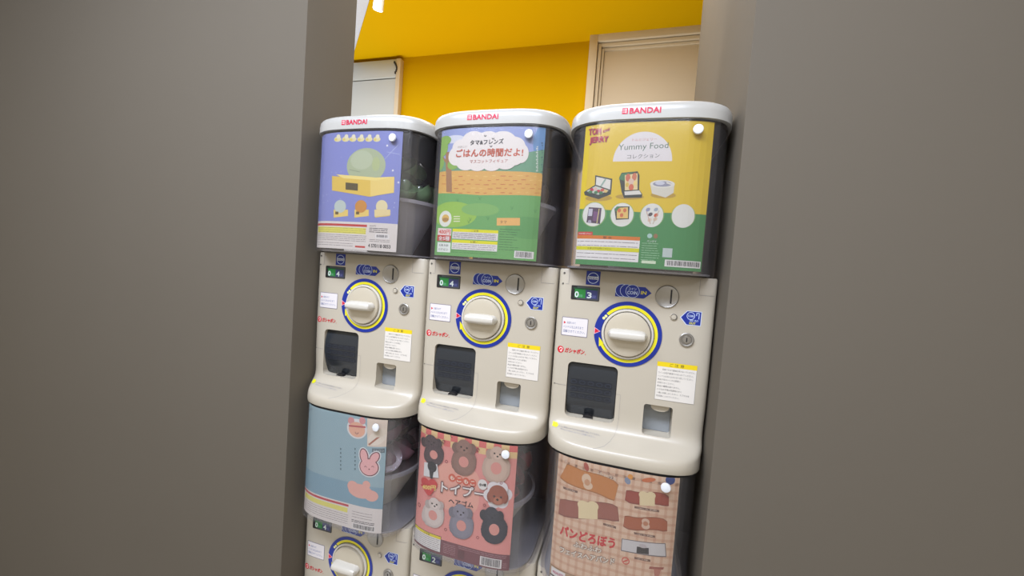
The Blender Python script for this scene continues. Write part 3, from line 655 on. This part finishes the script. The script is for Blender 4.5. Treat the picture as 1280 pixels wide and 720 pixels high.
def poodle(p, head, ring, r, col, fcol, hr=9, ears=True):
    def sh(c, f): return tuple(list(min(1, x * f) for x in c[:3]) + [1])
    rnd = random.Random(3)
    for k in range(30):                                  # fluffy outer edge
        a = 2 * math.pi * k / 30; q = rnd.uniform(.93, 1.0); p.ell((ring[0] + r * .92 * q * math.cos(a), ring[1] + r * 1.02 * q * math.sin(a)), r * .14, r * .14, sh(col, rnd.uniform(.82, 1.0)), 12)
    p.ell(ring, r, r * 1.1, col, 32); p.ell(ring, r * .80, r * .9, sh(col, 1.12), 28)
    p.ell(ring, r * .40, r * .44, rgb(222, 150, 138), 20)
    if ears:
        for s in (-1, 1): p.ell((head[0] + s * hr * 1.05, head[1] + 1 + s), hr * .55, hr * .72, sh(col, .78), 18)
    p.ell(head, hr * 1.05, hr * .95, sh(col, 1.06), 24); p.ell((head[0], head[1] - hr * .55), hr * .7, hr * .5, sh(col, 1.15), 18); p.ell((head[0], head[1] + hr * .35), hr * .5, hr * .4, sh(col, 1.25), 16)
    for s in (-1, 1): p.ell((head[0] + s * hr * .38, head[1] + s * .8), 1.1, 1.2, fcol, 10)
    p.ell((head[0] + .3, head[1] + hr * .36), 1.3, 1.1, fcol, 10)
def art_poodle(p):
    p.r(PX0, PZ0, PX1, PZ1, rgb(228, 148, 140)); mp = p.map; p.map = None
    n = 14; W = (PX1 - PX0) / n
    for k in range(n):
        for j in range(2): p.r(PX0 + W * k, PZ1 - 0.013 * (j + 1), PX0 + W * (k + 1), PZ1 - 0.013 * j, (rgb(222, 110, 105) if (k + j) % 2 else rgb(232, 196, 140)))
    p.r(PX0 + .05, PZ0 + .10, PX0 + .15, PZ0 + .20, rgb(234, 168, 150), .03); p.map = mp
    k_ = rgb(30, 22, 22)
    poodle(p, (539.5, 552), (542.5, 568), 12.5, rgb(78, 62, 66), rgb(35, 28, 30), 8.5)
    poodle(p, (580.5, 559), (580, 577), 15.5, rgb(142, 108, 96), k_, 9.5)
    poodle(p, (622, 567), (620.5, 585), 17.5, rgb(198, 170, 152), k_, 9)
    for u, v in ((555, 552), (598, 562), (574, 609 + 0), (565, 545)): p.ring((u, v), 1.3, 2.1, rgb(110, 60, 60), 20, 0, 300)
    p.poly([(531, 577), (547, 580), (549, 597), (530, 594)], rgb(224, 222, 220)); p.ell((540.5, 583), 6, 7, rgb(38, 36, 42), 20); p.poly([(537, 586), (543, 587), (541, 598), (538, 597)], rgb(48, 46, 52))
    H = rgb(208, 62, 62); p.ell((531.5, 603), 6, 6, H, 20); p.ell((541.5, 604.5), 6, 6, H, 20); p.poly([(525.8, 604), (547.3, 606.5), (538.5, 619), (535, 618.5)], H); p.text('400円', (528.5, 607.5), (545, 609.5), 6, rgb(240, 215, 120), .03)
    for i, (u, v) in enumerate(((565.2, 597.3), (574, 599.8), (582.5, 602), (590.8, 604))): p.ell((u, v), 4.7, 5.1, rgb(215, 95, 70), 20); p.text('もこもこ'[i], (u - 2.6, v), (u + 2.6, v), 5.2, rgb(245, 225, 205), .03)
    p.ell((603.6, 605.3), 6, 6.6, rgb(232, 226, 220), 22); p.text('全6種', (599.3, 605), (608, 606), 3.6, INK, .02)
    p.text('トイプー', (552, 607.5), (606.5, 617.5), 13.5, rgb(120, 80, 80), .065); p.text('トイプー', (552.6, 607.5), (606, 617.5), 12.2, rgb(240, 232, 226), .02)
    p.text('ヘアゴム', (561, 625.5), (591.5, 631.8), 6.5, rgb(60, 42, 48), .03)
    for a in range(6): p.ell((622.5 + 10 * math.cos(a * 1.047), 618.5 + 10.5 * math.sin(a * 1.047)), 8, 8, rgb(230, 222, 222), 18)
    B = rgb(160, 88, 66); p.ell((613.5, 620), 4.5, 7, rgb(140, 74, 56), 16); p.ell((631.5, 622), 4.5, 7, rgb(140, 74, 56), 16); p.ell((622.6, 618), 12, 12.5, B, 28); p.ell((622.6, 625), 5.4, 4.6, rgb(185, 115, 88), 18)
    for u, v, r_ in ((618.3, 619.5, 1.3), (626.8, 620.8, 1.3), (622.3, 623.8, 1.6)): p.ell((u, v), r_, r_, k_, 10)
    poodle(p, (543.5, 629.5), (541.4, 643.5), 14, rgb(206, 190, 182), k_, 7.5)
    poodle(p, (576.2, 639.5), (577, 656.5), 15.2, rgb(132, 128, 140), k_, 9.5)
    poodle(p, (615, 643), (618, 661.5), 16.5, rgb(46, 46, 58), rgb(26, 26, 34), 9.5)
    for u, v in ((557, 662), (597, 672), (524, 631), (606, 631), (627, 603), (558, 577)): p.ring((u, v), 1.0, 1.9, rgb(150, 70, 70), 16)
    a = p.m((563, 673.5)); b = p.m((562.5, 656)); U(p)
    p.r(PX0, PZ0, PX1, PZ0 + 0.0330, rgb(120, 66, 74)); x = PX0 + .072
    p.r(PX0, PZ0 + .004, x, PZ0 + 0.0390, rgb(60, 50, 55)); fineblock(p, PX0 + .001, PZ0 + .005, x - .001, PZ0 + .038, 6, rgb(228, 205, 40), 'ご注意')
    p.fine((x + .006, PZ0 + .006), (x + .034, PZ0 + .028), 6, rgb(185, 140, 145)); p.fine((x + .040, PZ0 + .024), (PX1 - .006, PZ0 + .031), 2, rgb(185, 140, 145)); p.r(x + .040, PZ0 + .004, x + .055, PZ0 + .022, rgb(98, 50, 58)); barcode(p, PX1 - .060, PZ0 + .003, PX1 - .015, PZ0 + .022); p.fine((PX1 - .013, PZ0 + .004), (PX1 - .004, PZ0 + .016), 3, rgb(185, 140, 145))

def art_bread(p):
    p.r(PX0, PZ0, PX1, PZ1, rgb(224, 190, 162)); mp = p.map; p.map = None; c1, c2 = rgb(214, 172, 142), rgb(204, 156, 128)
    for k in range(15): p.r(PX0 + .004 + k * .0150, PZ0, PX0 + .009 + k * .0150, PZ1, c1)
    p.k += 1
    for k in range(17): p.r(PX0, PZ0 + .004 + k * .0150, PX1, PZ0 + .009 + k * .0150, c1)
    for k in range(15):
        for j in range(17): p.add([(PX0 + .004 + k * .0150, PZ0 + .004 + j * .0150), (PX0 + .009 + k * .0150, PZ0 + .004 + j * .0150), (PX0 + .009 + k * .0150, PZ0 + .009 + j * .0150), (PX0 + .004 + k * .0150, PZ0 + .009 + j * .0150)], c2, False)
    p.k += 1; p.map = mp
    def bar(q, col, cap=None):
        # hairband: a gently waved strip with rounded ends
        a, b, c, d = q; n = 10; T, B_ = [], []
        for k in range(n + 1):
            t = k / n; s = 1.6 * math.sin(t * math.pi * 2) ; e = 1.8 if k in (0, n) else 0
            T.append((a[0] + (b[0] - a[0]) * t + (0.8 if k == 0 else -0.8 if k == n else 0), a[1] + (b[1] - a[1]) * t + s + e)); B_.append((d[0] + (c[0] - d[0]) * t, d[1] + (c[1] - d[1]) * t + s - e))
        p.poly(T + B_[::-1], tuple([x * .72 for x in col[:3]] + [1])); 
        T2 = [(u + (.6 if i == 0 else -.6 if i == n else 0), v + 1.1) for i, (u, v) in enumerate(T)]; B2 = [(u, v - 1.6) for u, v in B_]
        p.poly(T2 + B2[::-1], col)
    def slice_(u, v, s, col=rgb(232, 210, 165)):
        p.poly([(u - s, v + s * .9), (u - s, v - s * .3), (u + s, v - s * .15), (u + s, v + s)], col); p.ell((u - s * .5, v - s * .45), s * .62, s * .5, col, 18); p.ell((u + s * .5, v - s * .38), s * .62, s * .5, col, 18); p.ell((u, v - s * .4), s * .8, s * .4, col, 18)
    bar([(708, 578), (774, 604), (768, 628), (700, 599)], rgb(200, 128, 66)); p.ell((733, 599), 6, 7, rgb(222, 190, 160), 18); p.ell((735, 607), 6, 5, rgb(222, 190, 160), 18); p.ell((734, 603), 3.6, 4, rgb(205, 150, 110), 16)
    bar([(699, 622), (773, 632), (774, 653.5), (698, 644)], rgb(158, 92, 76)); slice_(735, 637, 12)
    bar([(782, 611), (837, 619), (836, 634.5), (781, 627)], rgb(158, 66, 48)); slice_(809, 623, 9.5)
    bar([(780, 643), (835, 650), (834, 666), (779, 660)], rgb(172, 92, 56)); p.ell((807, 652), 5, 4, rgb(215, 180, 155), 16); p.ell((807, 657.5), 5.4, 4, rgb(215, 180, 155), 16); p.ell((807, 654.5), 3.2, 3, rgb(185, 120, 85), 14)
    p.poly([(777, 673), (832, 679), (833, 696.5), (776, 688.5)], rgb(120, 110, 108)); p.poly([(778, 674), (831, 680), (832, 695), (777, 687.5)], rgb(206, 200, 198)); p.poly([(796, 683), (811, 685), (811, 693), (795.5, 691)], rgb(45, 38, 38)); p.ell((803.5, 682.5), 5, 2.5, rgb(190, 180, 178), 16)
    for a, b in (((704, 608), (722, 614)), ((754, 653.5), (770, 658.5)), ((793, 632.5), (824, 638)), ((792.5, 665), (819, 670)), ((793, 696), (813, 700))):
        p.poly([a, (b[0], b[1] - .5), (b[0], b[1] + 2.4), (a[0], a[1] + 2.6)], rgb(120, 84, 68)); p.text('全5種', (a[0] + 3, a[1] + 2), (b[0] - 3, b[1] + .4), 1.6, rgb(220, 195, 175))
    R_ = rgb(208, 45, 50); p.text('パンどろぼう', (700.5, 661.5), (768.5, 679.5), 12.5, R_, .035)
    for f, col, d in ((.085, rgb(120, 82, 66), 0), (.03, rgb(242, 228, 210), 0)):
        p.text('ふわふわ', (717, 679.3), (751.5, 688), 6.6, col, f); p.text('フェイスヘアバンド', (700, 686), (768, 702), 7.4, col, f)
    p.ring((782, 701), 3.8, 5, rgb(208, 70, 55), 24); p.line((779, 702), (785, 700), .0022, rgb(208, 70, 55))
    for u, v, col, rx, ry, ro in ((733, 583.5, rgb(176, 80, 62), 3, 5.5, 20), (764, 597, rgb(120, 85, 75), 3.2, 2, 0), (784.5, 601, rgb(135, 145, 165), 3.6, 4.5, 30), (788, 596, rgb(226, 150, 60), 3.4, 3.2, 0), (811, 600, rgb(208, 110, 62), 9, 2.8, 15), (838, 600, rgb(48, 68, 130), 6, 6, 0)): p.ell((u, v), rx, ry, col, 18, rot=ro)
    p.line((743, 586), (771, 596), .0012, rgb(190, 150, 130)); p.text('ふわふわ生地', (746, 590), (770, 599), 4, rgb(238, 214, 190), .02)
    p.poly([(812, 708), (830, 709), (829, 712), (811, 711)], rgb(165, 90, 75)); p.poly([(817, 711), (826, 712), (824, 720), (818, 720)], rgb(190, 120, 100))
    U(p); z = PZ0 + .034
    p.r(PX0, PZ0, PX1, z, rgb(178, 142, 108)); p.r(PX0, z, PX1, z + .0015, rgb(150, 112, 80)); p.r(PX0 + .003, PZ0 + .017, PX0 + .032, z - .002, PAPER); p.text('400円', (PX0 + .006, PZ0 + .024), (PX0 + .028, PZ0 + .024), .006, rgb(190, 70, 110), .02)
    p.r(PX0 + .001, PZ0 + .001, PX0 + .060, PZ0 + .0165, rgb(60, 52, 50)); fineblock(p, PX0 + .002, PZ0 + .001, PX0 + .059, PZ0 + .014, 3); p.r(PX0 + .062, PZ0 + .012, PX1, PZ0 + .030, rgb(208, 92, 62)); p.text('対象年齢15才以上', (PX0 + .037, z - .008), (PX0 + .055, z - .008), .005, rgb(235, 220, 200)); p.fine((PX0 + .064, PZ0 + .014), (PX1 - .004, PZ0 + .028), 4, rgb(235, 160, 130)); barcode(p, PX1 - .050, PZ0 + .001, PX1 - .012, PZ0 + .011)

# ---------------------------------------------------------------- one machine
PITCH, TIER, MX = 0.30, 0.6305, -0.0927
SHIFT = {(0, 0): -0.012, (1, 0): -0.001, (2, 0): -0.003, (0, 1): -0.009, (1, 1): -0.009, (2, 1): -0.006}   # each poster sits a little differently in its sleeve
PXA, PXB = PX0, PX1
def make_machine(c, r, label, art, digits, hop):
    global PX0, PX1, SHEETX
    PX0, PX1 = PXA + SHIFT[c, r], PXB + SHIFT[c, r]; SHEETX = [PX0 + (PX1 - PX0) * k / 22 for k in range(23)]
    t = bpy.data.objects.new('capsule_toy_machine', None); COL.objects.link(t)
    cx, cz = MX + (c - 1) * PITCH, -r * TIER
    t.location = (cx, 0, cz - 0.232)
    t['label'] = label; t['category'] = 'vending machine'; t['group'] = 'white capsule toy machines in two stacked rows'
    L = (0, 0, 0.232)
    def part(name, me, mat, parent=t, label=None):
        o = link(name, me, mat, parent, L if parent is t else None)
        if label: o['label'] = label
        return o
    S = shared
    part('body', S('body', body_mesh), M['white'])
    if r == 0:
        lid = part('lid', S('lid', lid_mesh), M['lidwhite'])
        part('brand_mark', S('brand_mark', brand_print), M['ink'], lid, 'red BANDAI lettering with square emblem')
    part('clear_case', S('clear_case', shell_mesh), M['smoke'])
    part('case_rim', S('case_rim', lambda: slab('case_rim', 0.3905, 0.3975, 0.001)), M['black'])
    tr = part('case_floor', S('case_floor', lambda: slab('case_floor', 0.1275, 0.1310, 0.007)), M['tray'])
    part('case_foot_gasket', S('case_foot_gasket', lambda: slab('case_foot_gasket', 0.1245, 0.1276, 0.012)), M['seam'], tr)
    part('back_panel', S('back_panel', lambda: boxme('back_panel', -0.136, 0.136, 0.235, 0.285, 0.134, 0.390, bev=0.004)), M['dark'])
    part('poster_backing', bent_sheet('poster_backing', PX0 + .004, PX1 - .004, PZ0, PZ1 - .004, -0.0035, 0.001), M['dark'])
    rise = 0.022 if r == 0 else 0.0
    h = part('hopper_cone', S('hopper_cone%d' % r, lambda: from_bm('hopper_cone', hopper_mesh(0.055, 0.134, 0.114, 0.231 + rise, 0.085), 40)), M[hop])
    part('hopper_rim', S('hopper_rim%d' % r, lambda: from_bm('hopper_rim', hopper_mesh(0.118, 0.230 + rise, 0.118, 0.2385 + rise, 0.085, th=0.006), 40)), M['hopper'], h)
    part('hopper_plate', S('hopper_plate%d' % r, lambda: from_bm('hopper_plate', loft([[(0.113 * math.cos(2 * math.pi * k / 36), .085 + 0.113 * math.sin(2 * math.pi * k / 36), z) for k in range(36)] for z in (0.233 + rise, 0.237 + rise)]), 40)), M['dark'], h)
    # poster
    po = part('poster', bent_sheet('poster', PX0, PX1, PZ0, PZ1, 0.0006, 0.0006), M['ink'])
    p = Print(0.00006)
    p.map = lambda u, v: (lambda q: (q[0] - cx, q[1] - cz))(at(u, v, -0.0515 + 0.0))
    # points far from the middle sit on the bent sheet: refine with the sheet's own depth
    def mp(u, v):
        y = -0.05
        for _ in range(4):
            q = at(u, v, y); x = max(-0.12, min(0.12, q[0] - cx)); y = caseface(x) - 0.0016
        return q[0] - cx, q[1] - cz
    p.map = mp
    art(p)
    clip = [((PX0, 0, 0), (-1, 0, 0)), ((PX1, 0, 0), (1, 0, 0)), ((0, 0, PZ0), (0, 0, -1)), ((0, 0, PZ1), (0, 0, 1))]
    part('printed_artwork', p.build('printed_artwork', lambda x, z: caseface(x), 0.0014, clip, gain=0.74), M['ink'], po)
    part('front_cover', S('front_cover', lambda: bent_sheet('front_cover', -0.1215, 0.1195, 0.1295, 0.3960, 0.0062, 0.0008)), M['cover'])
    part('cover_ledge', S('cover_ledge', lambda: bent_sheet('cover_ledge', -0.128, 0.128, 0.1268, 0.1292, 0.0003, 0.0066)), M['cover'])
    bx, bz = 0.0825, 0.3775
    part('snap_button', S('snap_button', lambda: from_bm('snap_button', disc_lathe(bx, bz, [(0.0085, caseface(bx) - 0.0068), (0.0085, caseface(bx) - 0.0085), (0.0078, caseface(bx) - 0.0100), (0.0050, caseface(bx) - 0.0108), (0.0005, caseface(bx) - 0.0110)], 32), 40)), M['button'])
    lx = -0.098
    part('snap_stud', S('snap_stud', lambda: from_bm('snap_stud', disc_lathe(lx, 0.386, [(0.0030, caseface(lx) - 0.0066), (0.0028, caseface(lx) - 0.0095), (0.0005, caseface(lx) - 0.0100)], 14), 40)), M['cover'])
    # control panel
    part('dial_ring', S('dial_ring', dial_print), M['gloss_ink'], t, 'blue ring with a yellow turning arrow')
    part('knob_collar', S('knob_collar', collar_mesh), M['handle'])
    kn = part('knob', S('knob', knob_mesh), M['knob']); part('handle', S('handle', handle_mesh), M['handle'], kn)
    cp = part('coin_plate', S('coin_plate', lambda: from_bm('coin_plate', disc_lathe(0.0612, 0.0850, [(0.0212, 0.0), (0.0212, -0.0022), (0.0200, -0.0032), (0.0185, -0.0024), (0.0005, -0.0026)], 48), 30)), M['metal'], t, 'round steel coin plate')
    part('coin_slot', S('coin_slot', lambda: boxme('coin_slot', 0.0668, 0.0696, -0.0032, -0.0020, 0.0725, 0.0985)), M['black'], cp)
    lk = part('lock', S('lock', lambda: from_bm('lock', disc_lathe(0.1017, 0.0075, [(0.0128, 0.0), (0.0128, -0.0028), (0.0118, -0.0036), (0.0095, -0.0030), (0.0085, -0.0016), (0.0072, -0.0016), (0.0066, -0.0040), (0.0005, -0.0044)], 40), 30)), M['metal'])
    part('keyhole', S('keyhole', lambda: boxme('keyhole', 0.1008, 0.1026, -0.0050, -0.0040, 0.0035, 0.0115)), M['black'], lk)
    part('return_button', S('return_button', lambda: from_bm('return_button', disc_lathe(0.0761, 0.0478, [(0.0066, 0.0), (0.0066, -0.0014), (0.0058, -0.0020), (0.0052, -0.0006), (0.0046, -0.0006), (0.0044, -0.0028), (0.0005, -0.0032)], 32), 30)), M['white'])
    part('button_gap', S('button_gap', lambda: from_bm('button_gap', gap_arc())), M['seam'])
    part('round_mark_sticker', S('round_mark_sticker', badge_print), M['gloss_ink'])
    part('coin_sticker', S('coin_sticker', coin_print), M['gloss_ink'])
    part('return_sticker', S('return_sticker', arrow_print), M['gloss_ink'])
    part('instruction_label', S('instruction_label', label_print), M['gloss_ink'])
    part('brand_lettering', S('brand_lettering', gasha_print), M['gloss_ink'])
    part('notice_label', S('notice_label', notice_print), M['ink'])
    part('shelf_sticker', S('shelf_sticker', shelf_print), M['ink'])
    cw = part('counter_window', S('counter_window', lambda: from_bm('counter_window', prism(rrect(-0.1202, -0.0638, 0.0643, 0.0927, 0.002), -0.0007, 0.001))), M['black'])
    part('counter_display', S('counter' + digits, lambda: counter_print(digits[0], digits[1])), M['gloss_ink'], cw)
    for k in range(4): part('panel_seam', S('panel_seam%d' % k, lambda: seam_mesh(k)), M['greyseam'])
    for k in range(3): part('screw_hole', S('screw_hole%d' % k, lambda: hole_mesh(k)), M['seam'])
    hd = part('hatch_door', S('hatch_door', hatch_door), M['hatch'], t, 'dark tinted curved flap')
    part('embossed_pattern', S('embossed_pattern', hatch_ridges), M['gloss_ink'], hd); part('finger_notch', S('finger_notch', notch_mesh), M['black'], hd)
    pk = part('return_pocket', S('return_pocket', lambda: boxme('return_pocket', 0.0375, 0.0890, 0.026, 0.0315, -0.1825, -0.1255)), M['grey'])
    part('pocket_flap', S('pocket_flap', flap_mesh), M['white'], pk)
    return t
def gap_arc():
    bm = bmesh.new(); n = 20; prev = None
    for k in range(n + 1):
        a = math.radians(-60 + 190 * k / n); q = [bm.verts.new((0.0761 + r_ * math.cos(a), -0.0024, 0.0478 + r_ * math.sin(a))) for r_ in (0.0046, 0.0060)]
        if prev: bm.faces.new((prev[0], prev[1], q[1], q[0]))
        prev = q
    return bm
units = [
    (0, 0, 'upper left machine with blue night-sky poster of domes on yellow boxes', art_night, '04', 'hopper'),
    (1, 0, 'upper middle machine with green meadow and white cloud poster', art_meadow, '04', 'hopper'),
    (2, 0, 'upper right machine with yellow and green lunch box poster', art_lunch, '03', 'hopper'),
    (0, 1, 'lower left machine with pale blue rabbit cookie poster', art_cookie, '04', 'cream'),
    (1, 1, 'lower middle machine with pink poster of fluffy poodle hair ties', art_poodle, '02', 'cream'),
    (2, 1, 'lower right machine with beige checked hairband poster', art_bread, '03', 'cream'),
]
for u in units: make_machine(*u)

# ---------------------------------------------------------------- capsules in the cases (each rests on its hopper plate)
def capsule_meshes():
    def half(sgn):
        R = []; n = 20
        for k in range(9):
            a = math.pi / 2 * k / 8; r_ = 0.0325 * math.cos(a) if k < 8 else 0.001; R.append([(r_ * math.cos(2 * math.pi * j / n), r_ * math.sin(2 * math.pi * j / n), sgn * 0.0325 * math.sin(a)) for j in range(n)])
        return from_bm('shell', loft(R), 50)
    ring = hopper_mesh(0.0332, -0.002, 0.0332, 0.002, 0, 24, 0.002)
    return half(1), half(-1), from_bm('seam_band', ring, 40)
def toy_mesh(mat):
    bm = bmesh.new(); bmesh.ops.create_icosphere(bm, subdivisions=2, radius=0.019)
    for v in bm.verts: v.co *= 1 + 0.25 * math.sin(v.co.x * 190) * math.cos(v.co.y * 160)
    me = from_bm('toy', bm, 60); me.materials.append(mat); return me
CT, CB, CS = capsule_meshes(); CT.materials.append(M['shell']); CB2 = {}
caps = {(0, 0): ('green', (0.35, 0.60, 0.28, 1)), (1, 0): ('brown', (0.14, 0.07, 0.05, 1)), (2, 0): ('grey', (0.15, 0.12, 0.13, 1)),
        (0, 1): ('mauve', (0.55, 0.30, 0.38, 1)), (1, 1): ('red', (0.75, 0.07, 0.08, 1)), (2, 1): ('tan', (0.28, 0.16, 0.10, 1))}
where = {(0, 0): 'upper left', (1, 0): 'upper middle', (2, 0): 'upper right', (0, 1): 'lower left', (1, 1): 'lower middle', (2, 1): 'lower right'}
spots = [(0.066, 0.026, 0, 'at the front right corner'), (0.066, 0.094, 0, 'second along the right side'), (0.060, 0.162, 0, 'at the back right'), (-0.002, 0.055, 0, 'in the middle behind the poster'), (-0.004, 0.124, 0, 'at the back in the middle'), (-0.070, 0.030, 0, 'at the front left corner'), (-0.070, 0.098, 0, 'second along the left side'), (0.040, 0.062, 1, 'on top of the front right ones'), (0.028, 0.130, 1, 'on top of the back right ones')]
for key, (nm, colr) in caps.items():
    mat = capmat(nm + '_capsule_plastic', colr); low = CB.copy(); low.materials.append(mat); sm = CS.copy(); sm.materials.append(mat)
    for k, (x, y, lv, wh) in enumerate(spots):
        if lv and key[1] == 0 and key[0] > 0: continue
        t = bpy.data.objects.new('toy_capsule', None); COL.objects.link(t)
        t.location = (MX + (key[0] - 1) * PITCH + x, y, -key[1] * TIER + 0.2372 + (0.022 if key[1] == 0 else 0) + 0.0325 + lv * 0.0575)
        t['label'] = '%s toy capsule inside the %s machine, %s' % (nm, where[key], wh); t['category'] = 'capsule'
        t['group'] = '%s capsules inside the %s machine' % (nm, where[key])
        a = link('upper_shell', CT, None, t); b = link('lower_shell', low, None, t); c = link('seam_band', sm, None, t)
        e = (random.uniform(-.9, .9), random.uniform(-.9, .9), random.uniform(0, 6))
        for o in (a, b, c): o.rotation_euler = e
        o = link('toy', shared('toy' + nm, lambda: toy_mesh(mat)), None, t); o.rotation_euler = e
# stands under the columns
for c, nm in enumerate(('left', 'middle', 'right')):
    x = MX + (c - 1) * PITCH; bm = bmesh.new(); zt = -TIER - 0.232
    for sx_ in (-1, 1):
        for sy_ in (0.02, 0.26): box(bm, x + sx_ * 0.125 - 0.012, x + sx_ * 0.125 + 0.012, sy_, sy_ + 0.024, FLOOR, zt - 0.02)
    box(bm, x - 0.146, x + 0.146, 0.0, 0.298, zt - 0.022, zt, bev=0.002)
    o = link('display_stand', from_bm('display_stand', bm, 40), M['stand']); o['label'] = 'grey metal stand under the %s column of machines' % nm; o['category'] = 'stand'
